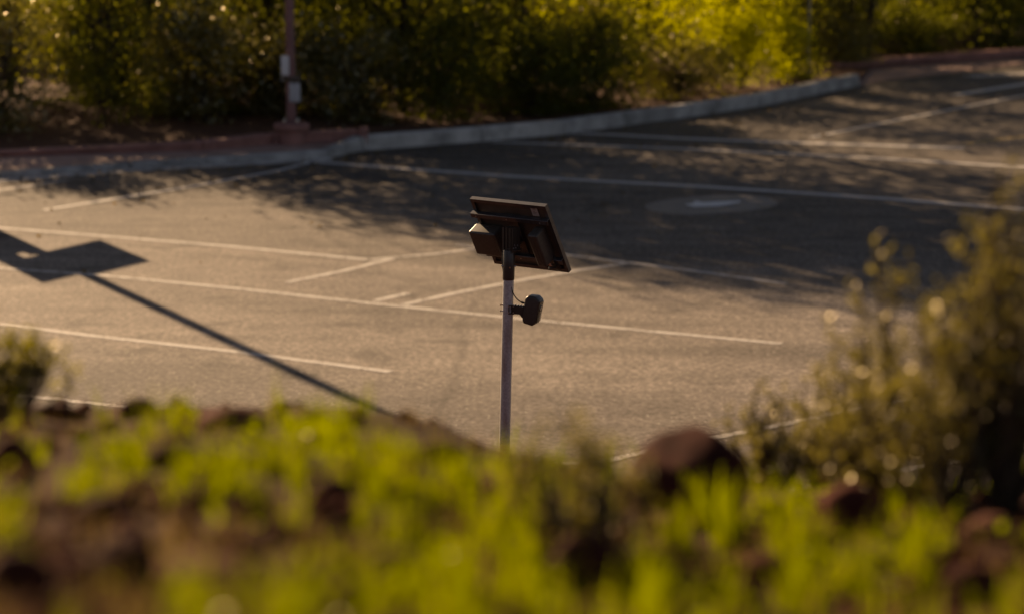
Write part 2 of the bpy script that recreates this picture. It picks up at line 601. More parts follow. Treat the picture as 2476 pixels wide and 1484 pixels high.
# red paved walk between kerb and low wall (left), and the red apron at the right
WALL_PX = [(-1400, 490), (-600, 430), (0, 381), (490, 365), (658, 351), (868, 343)]
WALL = [gp(u, v, 0.14) for u, v in WALL_PX]
V, F = [], []
cols = []
for i in range(5):
    k = 8
    for j in range(k):
        cols.append((KERB[i].lerp(KERB[i + 1], j / k), WALL[i].lerp(WALL[i + 1], j / k)))
cols.append((KERB[5], WALL[5]))
for kq, w in cols:
    V += [(kq.x + 0.0, kq.y + 0.15, 0.106), (w.x, w.y + 0.2, 0.150)]
for i in range(len(cols) - 1):
    F.append((2 * i, 2 * i + 2, 2 * i + 3, 2 * i + 1))
walk = mesh('sidewalk', V, F, 'red_paving')
tag(walk, 'pinkish red paved walk between kerb and low wall', None, None, 'structure')
ap = [gp(2078, 209, 0.0), gp(2150, 196, 0.0), gp(2475, 158, 0.0), gp(2900, 122, 0.0)]
bk = [gp(2052, 180, 0.0), gp(2204, 165, 0.0), gp(2475, 146, 0.0), gp(2900, 112, 0.0)]
V, F = [], []
for a, b in zip(ap, bk):
    V += [(a.x, a.y, 0.010), (b.x, b.y, 0.05)]
for i in range(3):
    F.append((2 * i, 2 * i + 2, 2 * i + 3, 2 * i + 1))
apron = mesh('path', V, F, 'red_paving')
tag(apron, 'reddish paved path along the foot of the right low wall', None, None, 'structure')

def low_wall(pts, heights, thick, label, base_z, end_gap=None):
    root = empty('low_wall', pts[0])
    tag(root, label, 'low wall', 'low red walls')
    off = Vector(pts[0])
    for i in range(len(pts) - 1):
        a, b = Vector(pts[i]), Vector(pts[i + 1])
        k = max(1, round((b - a).length / 2.4))
        for j in range(k):
            p, q = a.lerp(b, j / k), a.lerp(b, (j + 1) / k)
            h0 = heights[i] + (heights[i + 1] - heights[i]) * j / k
            h1 = heights[i] + (heights[i + 1] - heights[i]) * (j + 1) / k
            d = (q - p).normalized()
            n = Vector((-d.y, d.x, 0)) * thick
            p = p + d * 0.005
            q = q - d * 0.005
            vs = []
            for s, h in ((p, h0), (q, h1)):
                vs += [s, s + Vector((0, 0, h)), s + n + Vector((0, 0, h + 0.004)), s + n]
            m = MB()
            m.v = [v - off for v in vs]
            m.f = [(0, 4, 5, 1), (1, 5, 6, 2), (2, 6, 7, 3), (0, 1, 2, 3), (7, 6, 5, 4), (0, 3, 7, 4)]
            m.build('wall_section', 'red_concrete', root, bevel=0.018, seg=2)
            # overhanging coping course on every section
            c = MB()
            nn = n.normalized()
            vs = []
            for s, h in ((p, h0), (q, h1)):
                vs += [s - nn * 0.035 + Vector((0, 0, h + 0.002)), s - nn * 0.035 + Vector((0, 0, h + 0.055)), s + n + nn * 0.03 + Vector((0, 0, h + 0.058)), s + n + nn * 0.03 + Vector((0, 0, h + 0.004))]
            c.v = [v - off for v in vs]
            c.f = [(0, 4, 5, 1), (1, 5, 6, 2), (2, 6, 7, 3), (0, 1, 2, 3), (7, 6, 5, 4), (0, 3, 7, 4)]
            c.build('coping', 'red_concrete', root, bevel=0.014, seg=2)
    return root

W0 = [Vector((p.x, p.y, 0.12)) for p in WALL]
lw = low_wall(W0, [0.03, 0.03, 0.05, 0.10, 0.14, 0.15], 0.25, 'low red wall at left with the maroon lamp post standing in it', 0.12)
e = W0[-1]
m = MB().box((e - W0[0]) + Vector((0.07, 0.1, 0.10)), (0.14, 0.36, 0.28))
m.build('end_pier', 'red_concrete', lw, bevel=0.03)
RW = [Vector((p.x, p.y + 0.12, 0.0)) for p in [gp(2020, 178), gp(2204, 165), gp(2397, 152), gp(2475, 146), gp(2900, 112)]]
low_wall(RW, [0.16, 0.18, 0.2, 0.2, 0.2], 0.3, 'low dark red wall at the far right beyond the kerb', 0.0)

# painted lines on the lot
def painted_line(px, w=0.10, mat='road_paint', name='painted_line', z=0.008):
    pts = [gp(u, v) for u, v in px]
    V, F = [], []
    for i, p in enumerate(pts):
        d = (pts[min(i + 1, len(pts) - 1)] - pts[max(0, i - 1)]).normalized()
        n = Vector((-d.y, d.x, 0)) * w / 2
        V += [(p.x - n.x, p.y - n.y, z), (p.x + n.x, p.y + n.y, z)]
    for i in range(len(pts) - 1):
        F.append((2 * i, 2 * i + 2, 2 * i + 3, 2 * i + 1))
    o = mesh(name, V, F, mat, lot)
    return o
LINES = [
    ([(755, 393), (1000, 411), (1237, 428), (1700, 453), (2100, 479), (2475, 508), (2900, 545)], 0.20),
    ([(1190, 345), (1640, 361), (2100, 383), (2475, 406), (2900, 436)], 0.19),
    ([(1370, 322), (1640, 336), (1900, 346), (2330, 360)], 0.26),
    ([(1960, 334), (2200, 286), (2475, 232), (2800, 170)], 0.11),
    ([(2310, 231), (2475, 205), (2700, 172)], 0.26),
    ([(-300, 505), (0, 461), (165, 437)], 0.12),
    ([(105, 510), (455, 454), (665, 416), (755, 393)], 0.11),
    ([(-300, 530), (0, 553), (240, 572), (560, 598), (890, 630)], 0.13),
    ([(1100, 594), (1240, 605), (1379, 619), (1519, 637), (1671, 656), (1900, 688)], 0.10),
    ([(695, 684), (830, 657), (950, 627)], 0.11),
    ([(890, 630), (955, 624), (1050, 616), (1150, 603)], 0.10),
    ([(975, 738), (1100, 710), (1250, 681), (1400, 655), (1519, 638)], 0.11),
    ([(905, 729), (985, 711)], 0.11),
    ([(-300, 627), (0, 650), (250, 668), (560, 698), (880, 733), (1220, 768), (1500, 795), (1890, 832)], 0.11),
    ([(-300, 752), (0, 785), (240, 815), (560, 850), (945, 900)], 0.11),
    ([(-200, 925), (22, 953), (240, 979), (449, 1005), (800, 1050), (1119, 1099), (1201, 1110)], 0.10),
    ([(1340, 1124), (1440, 1120), (1766, 1052), (1946, 1016), (2300, 945)], 0.10),
    ([(1848, 1194), (1916, 1186), (2137, 1146), (2400, 1098)], 0.10),
]
for k, (px, w) in enumerate(LINES):
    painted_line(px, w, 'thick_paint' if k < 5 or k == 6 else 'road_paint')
painted_line([(2340, 187), (2475, 180), (2600, 172)], 0.5)
painted_line([(2330, 350), (2400, 340), (2475, 332), (2600, 318)], 0.12, 'yellow_paint', 'yellow_line')
# faded painted stall symbol, with its white stroke
c0 = gp(1720, 497)
sym = []
for k in range(20):
    t = 2 * math.pi * k / 20
    q = gp(1720 + 160 * math.cos(t) + 10 * math.sin(3 * t), 497 + 23 * math.sin(t) - 8 * math.cos(t))
    sym.append((q.x, q.y, 0.008))
mesh('stall_symbol', sym, [tuple(reversed(range(20)))], 'blue_paint', lot)
st = [(1655, 497), (1680, 503), (1740, 501), (1790, 492), (1788, 488), (1735, 490), (1700, 492), (1680, 488), (1676, 494)]
mesh('stall_symbol_stroke', [(p.x, p.y, 0.012) for p in (gp(u, v) for u, v in st)], [tuple(reversed(range(len(st))))], 'fresh_paint', lot)

# ------------------------------------------------------------------ the bank in front of the camera
xs = np.concatenate([np.linspace(-16, -2.2, 24)[:-1], np.linspace(-2.2, 2.2, 90), np.linspace(2.2, 16, 24)[1:]])
ys = np.concatenate([np.linspace(-5, 1.8, 14)[:-1], np.linspace(1.8, 7.0, 104), np.linspace(7.0, 17.0, 30)[1:]])
V = []
for y in ys:
    for x in xs:
        V.append((x, y, hill_z(x, y)))
nx = len(xs)
F = [(j * nx + i, j * nx + i + 1, (j + 1) * nx + i + 1, (j + 1) * nx + i) for j in range(len(ys) - 1) for i in range(nx - 1)]
bank = mesh('hillside', V, F, 'bank_soil', None, True)
tag(bank, 'rough red soil bank rising in front of the camera', None, None, 'structure')

# ------------------------------------------------------------------ the solar camera pole
DEPTH = 13.34
PXM = FPX / DEPTH                               # image units (2475 wide) per metre at the pole
axis_hi = dp(1227.7, 730, DEPTH)
axis_lo = dp(1219.0, 1109.5, DEPTH)
lean = Vector((axis_hi.x - axis_lo.x, 0, axis_hi.z - axis_lo.z)).normalized()
def axis_at(z):
    return axis_hi + lean * ((z - axis_hi.z) / lean.z)
def z_of(v4000):                                # height of an image row at the pole
    return dp(1228, v4000 / 1.6162, DEPTH).z
hz = hill_z(axis_lo.x, axis_lo.y)
foot = axis_at(hz - 0.05)
pole = empty('solar_camera_pole', foot)
tag(pole, 'galvanised pole carrying a black solar panel and a small black camera', 'camera pole')
z_sl0, z_sl1 = z_of(1091), z_of(972)
top = axis_at(z_sl1 - 0.01)
MB().tube([Vector((0, 0, 0)), top - foot], 0.0297, 32).build('pipe', 'galvanised', pole, True)
s0, s1 = axis_at(z_sl0) - foot, axis_at(z_sl1) - foot
sl = MB().tube([s0, s0 + lean * 0.004, s1 - lean * 0.003, s1], [0.0315, 0.0328, 0.0328, 0.0312], 32).build('sleeve', 'satin_black', pole, True)
sc = axis_at(z_of(1039)) - foot
MB().tube([sc + Vector((0.006, -0.031, 0)), sc + Vector((0.006, -0.0375, 0))], 0.0045, 10).build('screw', 'brass', sl, True)
MB().tube([sc + Vector((0.030, -0.008, 0.004)), sc + Vector((0.040, -0.009, 0.004))], 0.004, 10).build('screw', 'steel', sl, True)
MB().tube([sc + Vector((-0.030, -0.008, 0.006)), sc + Vector((-0.042, -0.009, 0.006))], 0.004, 10).build('screw', 'steel', sl, True)

# panel frame axes: X along the top edge, Y up the slope, Z out of the back towards the viewer
psi = math.radians(-37.6)
aX = Vector((math.cos(psi), math.sin(psi), 0))
nh = Vector((-math.sin(psi), math.cos(psi), 0))
tl = math.radians(60.2)
Nf = nh * math.sin(tl) + Vector((0, 0, math.cos(tl)))
aZ = -Nf
aY = aZ.cross(aX)
PC = dp(1254.9, 570.5, DEPTH + 0.09)
PM = Matrix(((aX.x, aY.x, aZ.x, PC.x - foot.x), (aX.y, aY.y, aZ.y, PC.y - foot.y), (aX.z, aY.z, aZ.z, PC.z - foot.z), (0, 0, 0, 1)))
PW, PL, PT = 0.524, 0.453, 0.026
def on_panel(m, name, mat, parent=pole, **kw):
    m.v = [PM @ Vector(v) for v in m.v]
    return m.build(name, mat, parent, **kw)
fr = 0.016
panel = on_panel(MB().box((0, 0, -PT + 0.005), (PW - 0.01, PL - 0.01, 0.008)), 'solar_panel', 'backsheet')
on_panel(MB().box((0, 0, -PT + 0.0), (PW - 0.03, PL - 0.03, 0.004)), 'solar_cells', 'solar_cell', panel)
for sy in (1, -1):
    on_panel(MB().box((0, sy * (PL / 2 - 0.0012), -PT / 2), (PW, 0.0024, PT)).box((0, sy * (PL / 2 - 0.0115), -0.001), (PW - 0.006, 0.019, 0.002)), 'frame_rail', 'black_aluminium', panel)
for sx in (1, -1):
    on_panel(MB().box((sx * (PW / 2 - 0.0012), 0, -PT / 2 - 0.0001), (0.0023, PL - 0.005, PT - 0.0006)).box((sx * (PW / 2 - 0.0115), 0, -0.0015), (0.019, PL - 0.04, 0.002)), 'frame_rail', 'black_aluminium', panel)
def PXY(al, be):
    return (al - 0.5) * PW, (0.5 - be) * PL
# mounting rails across the back
for be in (0.205, 0.80):
    x, y = PXY(0.5, be)
    r = on_panel(MB().box((-0.004, y + 0.012, 0.014), (PW + 0.012, 0.003, 0.028)).box((-0.004, y - 0.003, 0.0265), (PW + 0.012, 0.027, 0.003)), 'mounting_rail', 'black_aluminium', pole, bevel=0.0008, seg=1)
    for al in (0.05, 0.46, 0.9):
        x, _ = PXY(al, be)
        on_panel(MB().tube([(x, y - 0.004, 0.026), (x, y - 0.004, 0.031)], 0.004, 8), 'bolt', 'steel', r)
# stickers
x, y = PXY(0.815, 0.145)
on_panel(MB().box((x, y + 0.012, -0.0125), (0.045, 0.058, 0.001)), 'type_label', 'label_paper', panel)
on_panel(MB().box((x - 0.001, y + 0.053, -0.0125), (0.030, 0.009, 0.001)), 'small_label', 'label_paper', panel)
for k in range(5):
    on_panel(MB().box((x - 0.004 + 0.004 * (k % 2), y + 0.034 - k * 0.009, -0.0118), (0.026 - 0.005 * (k % 3), 0.0022, 0.0006)), 'print_line', 'backsheet', panel)
# battery box at the left, regulator box at the right
x0, y0 = PXY(-0.035, 0.365)
bw, bh, bd = 0.186, 0.158, 0.088
bx = on_panel(MB().box((x0 + bw / 2, y0 - bh / 2, bd / 2 + 0.001), (bw, bh, bd)), 'battery_box', 'black_plastic', pole, bevel=0.014, seg=4)
on_panel(MB().tube([(x0 + 0.10, y0 - 0.002, 0.036), (x0 + 0.108, y0 + 0.012, 0.04), (x0 + 0.122, y0 + 0.012, 0.042), (x0 + 0.132, y0 - 0.002, 0.046)], 0.003, 8), 'latch', 'satin_black', bx, smooth=True)
pts = [(x0 + 0.11 + 0.03 * math.sin(t * math.pi) * 0 + 0.055 * t, y0 - bh + 0.004 - 0.022 * math.sin(math.pi * t), 0.05) for t in [i / 10 for i in range(11)]]
on_panel(MB().tube(pts, 0.0026, 8), 'cable', 'cable', bx, smooth=True)
x1, y1 = PXY(0.785, 0.30)
rw, rh, rd = 0.062, 0.214, 0.098
rg = on_panel(MB().box((x1 + rw / 2, y1 - rh / 2, rd / 2 + 0.001), (rw, rh, rd)), 'regulator_box', 'black_plastic', pole, bevel=0.013, seg=4)
on_panel(MB().box((x1 + rw * 0.5, y1 - rh * 0.5, rd + 0.0015), (rw * 0.22, rh * 0.8, 0.003)), 'ridge', 'black_plastic', rg, bevel=0.001, seg=1)
# plug and leads at the lower right corner of the panel
xj, yj = PXY(0.86, 0.80)
jb = on_panel(MB().box((xj - 0.005, yj - 0.055, -0.002), (0.07, 0.034, 0.026)), 'junction_box', 'black_plastic', pole, bevel=0.004)
on_panel(MB().tube([(xj - 0.002, yj - 0.02, 0.06), (xj + 0.006, yj - 0.030, 0.05), (xj + 0.012, yj - 0.05, 0.02)], [0.009, 0.008, 0.006], 10), 'plug', 'satin_black', jb, smooth=True)
on_panel(MB().box((xj + 0.004, yj + 0.004, 0.056), (0.020, 0.013, 0.010)).box((xj + 0.013, yj - 0.004, 0.056), (0.009, 0.012, 0.009)), 'connector', 'copper_plug', jb, bevel=0.002)
for k in range(3):
    pts = []
    for i in range(13):
        t = i / 12
        an = math.pi * (0.05 + 0.95 * t)
        pts.append((xj + 0.010 + 0.006 * k + (0.018 + 0.003 * k) * math.sin(an), yj - 0.02 + (0.042 + 0.006 * k) * math.cos(an), 0.02 + 0.014 * math.sin(an) - 0.003 * k))
    on_panel(MB().tube(pts, 0.0026, 6), 'lead', 'cable', jb, smooth=True)
pts = [(xj - 0.05 + 0.07 * t, yj - 0.035 - 0.016 * math.sin(math.pi * t), 0.03 - 0.02 * t) for t in [i / 8 for i in range(9)]]
on_panel(MB().tube(pts, 0.0026, 6), 'lead', 'cable', jb, smooth=True)

# bracket between sleeve and panel: a ribbed channel with a flange
zt = z_of(893)
bt = axis_at(zt) - foot
bc = (s1 + bt) / 2
RZ = Matrix.Rotation(psi, 3, 'Z')
br = MB()
hgt = (bt - s1).z + 0.03
for k in range(-3, 4):
    br.box(bc + RZ @ Vector((k * 0.011, 0.012 + 0.004 * (k % 2), 0)), (0.006, 0.07, hgt), RZ)
br.box(bc + RZ @ Vector((0, 0.03, 0)), (0.078, 0.01, hgt), RZ)
bo = br.build('tilt_bracket', 'satin_black', pole)
MB().box(s1 + RZ @ Vector((0.012, 0.02, 0.001)), (0.075, 0.07, 0.006), RZ).build('flange', 'satin_black', bo, bevel=0.0015, seg=1)
arm = MB()
arm.tube([bc + RZ @ Vector((0, 0.02, -0.03)), PC - foot + aZ * 0.008 - aY * 0.03], 0.02, 12)
arm.build('knuckle', 'satin_black', bo, True)
on_panel(MB().box((-0.02, -0.0, 0.004), (0.10, 0.29, 0.006)), 'mounting_plate', 'satin_black', pole)
for dx, dz in ((0.036, 0.0), (0.030, 0.014), (0.024, -0.004), (0.046, 0.014)):
    q = s1 + Vector((dx, -0.036, 0.018 + dz))
    MB().tube([q, q + Vector((0, -0.008, 0))], 0.0032, 8).build('bolt', 'grey_pole', bo, True)
q = s1 + Vector((0.0, -0.030, 0.010))
MB().box(q, (0.024, 0.012, 0.003)).build('clip', 'satin_black', bo)
# black lead running down the sleeve, then looping to the camera
def P4(u, v, dy=0.0):                           # at the pole, 4000-wide image units
    p = dp(u / 1.6162, v / 1.6162, DEPTH + dy)
    return p - foot
pts = [P4(1966, 978, -0.03), P4(1963, 1000, -0.035), P4(1963, 1040, -0.036), P4(1968, 1075, -0.037)]
MB().tube(pts, 0.0032, 8).build('cable', 'cable', pole, True)
ctrl = [P4(1986, 1080, -0.036), P4(1991, 1096, -0.037), P4(1996, 1118, -0.036), P4(2003, 1142, -0.03), P4(2014, 1162, -0.02), P4(2027, 1175, -0.01), P4(2040, 1182, 0.0), P4(2052, 1186, 0.0)]
sm = []
for i in range(len(ctrl) - 1):
    p0, p1, p2, p3 = ctrl[max(0, i - 1)], ctrl[i], ctrl[i + 1], ctrl[min(len(ctrl) - 1, i + 2)]
    for k in range(5):
        t = k / 5
        sm.append(0.5 * ((2 * p1) + (p2 - p0) * t + (2 * p0 - 5 * p1 + 4 * p2 - p3) * t * t + (3 * p1 - p0 - 3 * p2 + p3) * t ** 3))
sm.append(ctrl[-1])
MB().tube(sm, [0.0042 if i < 12 else 0.0031 for i in range(len(sm))], 8).build('camera_cable', 'cable', pole, True)
MB().tube([P4(2036, 1180, 0.0), P4(2042, 1183, 0.0), P4(2053, 1186, 0.0)], [0.0055, 0.0058, 0.005], 10).build('cable_gland', 'cable', pole, True)

# camera head on its bracket arm
cc = P4(1900 + 1150 / 6.183, 1080 + 812 / 6.183)
CM = Matrix.Translation(cc) @ Matrix.Rotation(math.radians(-20), 4, 'Z')
def on_cam(m, name, mat, parent=pole, **kw):
    m.v = [CM @ Vector(v) for v in m.v]
    return m.build(name, mat, parent, **kw)
prof = [(-0.024, 0.083), (0.022, 0.080), (0.044, 0.058), (0.041, 0.028), (0.020, -0.070), (0.000, -0.083), (-0.050, -0.070), (-0.056, -0.050), (-0.039, 0.068)]
body = on_cam(MB().prism(prof, -0.042, 0.042), 'camera_head', 'black_plastic', pole, bevel=0.010, seg=3)
fd = Vector((0.0985, 0, -0.021)).normalized()   # front face runs from (0.044,0.058) to (0.020,-0.070)
fn = Vector((0.128, 0, -0.024)).normalized()
fu = Vector((0.024, 0, 0.128)).normalized()
FM = Matrix(((0, fu.x, fn.x, 0.0325), (1, fu.y, fn.y, 0), (0, fu.z, fn.z, -0.006), (0, 0, 0, 1)))
def on_face(m, name, mat, parent, **kw):
    m.v = [CM @ (FM @ Vector(v)) for v in m.v]
    return m.build(name, mat, parent, **kw)
on_face(MB().box((0, 0.0, 0.001), (0.066, 0.118, 0.006)), 'front_glass', 'gloss_black', body, bevel=0.0025)
ln = on_face(MB().lathe([(0.018, 0.002), (0.018, 0.008), (0.014, 0.008), (0.010, 0.005)], 20, (0, 0.018, 0)), 'lens', 'gloss_black', body, smooth=True)
on_face(MB().lathe([(0.0205, 0.002), (0.0205, 0.0065), (0.0182, 0.0065)], 20, (0, 0.018, 0)), 'lens_ring', 'steel', ln, smooth=True)
on_face(MB().lathe([(0.004, 0.002), (0.004, 0.006)], 10, (0, -0.03, 0)), 'sensor', 'steel', body, smooth=True)
armz = P4(2000, 1206).z
ap_ = []
for u, v in [(1985, 1190), (2053, 1197), (2053, 1242), (2040, 1242), (2029, 1227), (1985, 1225)]:
    q = P4(u, v)
    ap_.append((q.x, q.z))
yy = P4(2000, 1206).y
am = MB().prism(ap_, yy - 0.018, yy + 0.018).build('bracket_arm', 'satin_black', pole, bevel=0.002, seg=1)
for u in (2014, 2025, 2035, 2046):
    q = P4(u, 1191.5 + (u - 2014) * 0.1)
    MB().tube([(q.x, yy - 0.016, q.z), (q.x, yy + 0.016, q.z)], 0.0048, 8).build('adjuster_tooth', 'satin_black', am, True)
cb = MB()
for u in (1988, 2005):
    q = P4(u, 1207)
    cb.box((q.x, yy - 0.024, q.z), (0.007, 0.012, 0.052))
q = P4(1996, 1207)
cb.box((q.x, yy - 0.022, q.z + 0.022), (0.028, 0.012, 0.006)).box((q.x, yy - 0.022, q.z - 0.022), (0.028, 0.012, 0.006))
cb.build('clamp_block', 'satin_black', pole, bevel=0.001, seg=1)
for u in (1987, 2005):
    for v in (1193, 1218):
        q = P4(u, v)
        MB().tube([(q.x, yy - 0.030, q.z), (q.x, yy - 0.035, q.z)], 0.0032, 8).build('bolt', 'copper_plug' if u == 1987 else 'steel', am, True)
for v, mt in ((1191, 'brass'), (1214, 'steel')):
    q = P4(1976, v)
    z = q.z
    c = axis_at(z + foot.z) - foot
    bd_ = MB().lathe([(0.0298, -0.006), (0.0309, -0.006), (0.0309, 0.006), (0.0298, 0.006)], 28, c).build('clamp_band', 'galvanised', pole, True)
    MB().tube([(c.x - 0.029, c.y - 0.01, z), (c.x - 0.041, c.y - 0.012, z)], 0.0026, 8).tube([(c.x - 0.037, c.y - 0.012, z), (c.x - 0.043, c.y - 0.013, z)], 0.0052, 6).build('band_screw', mt, bd_, True)

# ------------------------------------------------------------------ lamp posts and the thin far pole
def lamp_head(root, z, s=1.0):
    a = MB().tube([(0, 0, z - 0.05), (0, 0, z + 0.1)], 0.06, 12).build('cap', 'maroon_paint', root, True)
    MB().tube([(0, 0, z), (0.5 * s, -0.3 * s, z + 0.12)], 0.035, 10).build('arm', 'maroon_paint', root, True)
    MB().box((0.85 * s, -0.51 * s, z + 0.12), (0.7, 0.4, 0.14), Matrix.Rotation(math.radians(-31), 3, 'Z')).build('luminaire', 'maroon_paint', root, bevel=0.02)

lb = gp(705, 349, 0.14)
lamp = empty('lamp_post', lb)
tag(lamp, 'maroon lamp post on a round red pedestal with two white boxes strapped on', 'lamp post', 'lamp posts')
MB().lathe([(0.205, 0), (0.20, 0.20), (0.205, 0.215), (0.272, 0.235), (0.285, 0.25), (0.285, 0.315), (0.262, 0.335)], 24).build('pedestal', 'red_concrete', lamp, bevel=0.0, smooth=True)
MB().tube([(0, 0, 0.33), (0, 0, 4.0)], [0.078, 0.066], 18).build('post', 'maroon_paint', lamp, True)
bp = MB().box((0, 0, 0.345), (0.26, 0.26, 0.025)).build('base_plate', 'maroon_paint', lamp, bevel=0.004)
for sx in (-1, 1):
    for sy in (-1, 1):
        MB().lathe([(0.019, 0), (0.019, 0.03), (0.012, 0.045)], 8, (sx * 0.10, sy * 0.10, 0.358)).build('anchor_nut', 'steel', bp)
def lz(v8):                                     # height on the post of a row in the enlarged view
    v = (150 + v8 / 2.968) / 1.6162
    r = _ray(705, v)
    t = lb.y / r.y
    return (EYE + r * t).z - lb.z
sc8 = lb.y / FPX / (2.968 * 1.6162)             # metres per enlarged unit
def lx(u8):
    return (u8 - 452) * sc8
z1, z0 = lz(203), lz(430)
wb = MB().box((lx(396), -0.05, (z0 + z1) / 2), (0.125, 0.10, z1 - z0)).build('junction_case', 'white_box', lamp, bevel=0.012)
z1, z0 = lz(517), lz(735)
wb2 = MB().box((lx(503), -0.10, (z0 + z1) / 2), (0.172, 0.06, z1 - z0)).build('notice_case', 'white_print', lamp, bevel=0.01)
z1, z0 = lz(440), lz(515)
sb = MB().tube([(0, 0, z0 + 0.01), (0, 0, z1 - 0.01)], 0.082, 16).build('strap', 'satin_black', lamp, True)
MB().box((lx(515), -0.075, (z0 + z1) / 2), (0.15, 0.09, z1 - z0)).build('buckle_box', 'satin_black', sb, bevel=0.006)
MB().box((lx(360), -0.05, (z0 + z1) / 2 + 0.005), (0.05, 0.06, 0.06)).build('hook', 'grey_pole', sb, bevel=0.006)
lamp_head(lamp, 3.95)

# unseen second post added at left, its boards shaped to throw the long shadow
sdir = Vector((math.sin(SUN_AZ), math.cos(SUN_AZ), 0))
pdir = Vector((math.cos(SUN_AZ), -math.sin(SUN_AZ), 0))
ax0 = gp(640 / 2.855, 505 / 2.855 + 495.0)
AL = 7.3
pb = ax0 + sdir * AL
post2 = empty('lamp_post', (pb.x, pb.y, 0.0))
tag(post2, 'unseen lamp post added beyond the left edge to cast the long shadow on the asphalt', 'lamp post', 'lamp posts')
MB().lathe([(0.30, 0), (0.30, 0.6), (0.27, 0.63)], 24).build('pedestal', 'red_concrete', post2, smooth=True)
MB().tube([(0, 0, 0.6), (0, 0, 7.4)], [0.085, 0.075], 18).build('post', 'maroon_paint', post2, True)
te = math.tan(SUN_EL)
def board(p0, p1, al0, al1, name):
    """board between offsets p0..p1 across the light, its shadow lying from al0 to al1 along the shadow axis"""
    slope = 0.68 / 0.93
    vs = []
    m = MB()
    for dth in (-0.012, 0.012):
        for p, a in ((p0, al0), (p1, al0), (p1, al1), (p0, al1)):
            horiz = pdir * p + sdir * (p * slope)
            z = (AL - a) * te                    # height whose shadow falls there
            vs.append(horiz + Vector((0, 0, z)) + sdir * dth)
    m.v = vs
    m.f = [(0, 1, 2, 3), (7, 6, 5, 4), (0, 4, 5, 1), (1, 5, 6, 2), (2, 6, 7, 3), (3, 7, 4, 0)]
    return m.build(name, 'white_box', post2)
board(0.02, 0.94, 0.09, 1.95, 'shadow_board')
board(-0.60, -0.02, 0.30, 1.85, 'shadow_board')
board(-0.60, -0.27, 1.86, 2.20, 'shadow_board')
board(-0.60, 0.10, 2.21, 5.2, 'shadow_board')
board(-0.16, 0.10, 1.96, 2.205, 'shadow_board')
lamp_head(post2, 7.35)

tp = gp(1953, 184, 0.2)
thin = tag(empty('sign_pole', tp), 'thin dark grey pole rising among the trees at the far right', 'pole')
MB().tube([(0, 0, -0.1), (0, 0, 3.2)], 0.03, 10).build('post', 'grey_pole', thin, True)
MB().box((0, -0.04, 2.9), (0.45, 0.012, 0.6)).build('sign_plate', 'grey_pole', thin, bevel=0.003, seg=1)

# ------------------------------------------------------------------ trees and shrubs across the lot
def make_plant(name, label, cat, group, x, y, h, r, base, kind_mat, nclump, nleaf, lsize, seed, stems=1, lean=0.3, droop=0.35, trunk_r=0.09):
    rng = np.random.default_rng(seed)
    back = max(0.0, y - front_y(x))
    z0 = bed_z(x, y, back) - 0.05
    root = empty(name, (x, y, z0))
    tag(root, label, cat, group)
    tb = MB()
    tops = []
    for s in range(stems):
        a = rng.uniform(0, 2 * math.pi)
        k = rng.uniform(0.3, 1.0) * lean * (1 if stems == 1 else 1.6)
        off = Vector((math.cos(a), math.sin(a), 0)) * (0.0 if stems == 1 else trunk_r * 1.5)
        pts, rad = [], []
        for i in range(7):
            t = i / 6
            pts.append(off + Vector((math.cos(a) * k * t * t * h * 0.4 + 0.05 * rng.normal() * t, math.sin(a) * k * t * t * h * 0.4 + 0.05 * rng.normal() * t, t * h * 0.82)))
            rad.append(trunk_r * (1 - 0.82 * t) / (stems ** 0.4))
        tb.tube(pts, rad, 7)
        tops.append(pts)
    P, D, T, Ls = [], [], [], []
    for c in range(nclump):
        while True:
            q = rng.uniform(-1, 1, 3)
            if 0.15 < np.dot(q, q) < 1:
                break
        zc = base + (h - base) * (0.5 + 0.5 * q[2])
        fall = 1.0 - 0.45 * max(0, q[2]) ** 2
        C = Vector((q[0] * r * fall, q[1] * r * fall, zc))
        st = tops[c % stems]
        jj = min(5, max(1, int(6 * min(0.95, (zc - 0.25 * r) / (h * 0.82)))))
        A = st[jj]
        mid = A.lerp(C, 0.55) + Vector((0, 0, 0.12 * r))
        tb.tube([A, mid, C], [0.022 + 0.1 * trunk_r, 0.014, 0.006], 5, cap=False)
        cr = r * rng.uniform(0.17, 0.30)
        high = zc > 2.5                          # the crown above: fuller, coarser sprays
        n = int(nleaf * rng.uniform(0.6, 1.4) * (1.0 if high else 1.9))
        g = rng.normal(size=(n, 3)) * np.array([cr, cr, cr * 0.8])
        p = g + np.array(C)
        p[:, 2] = np.maximum(p[:, 2] - droop * np.abs(rng.normal(size=n)) * cr, 0.12)
        P.append(p)
        D.append(rng.normal(size=(n, 3)) + np.array([0, 0, -0.4]))
        T.append(np.clip(rng.uniform(0, 0.55) + rng.uniform(0, 0.5, n), 0, 1))
        Ls.append(lsize * (1.55 if high else 1.0) * rng.uniform(0.6, 1.4, n))
    P, D, T, Ls = np.concatenate(P), np.concatenate(D), np.concatenate(T), np.concatenate(Ls)
    tb.build('trunk' if cat == 'tree' else 'stem', 'bark', root, True)
    leaf_mesh('crown' if cat == 'tree' else 'foliage', P, D, Ls, Ls * 0.55, T, kind_mat, root, seed + 1)
    return root

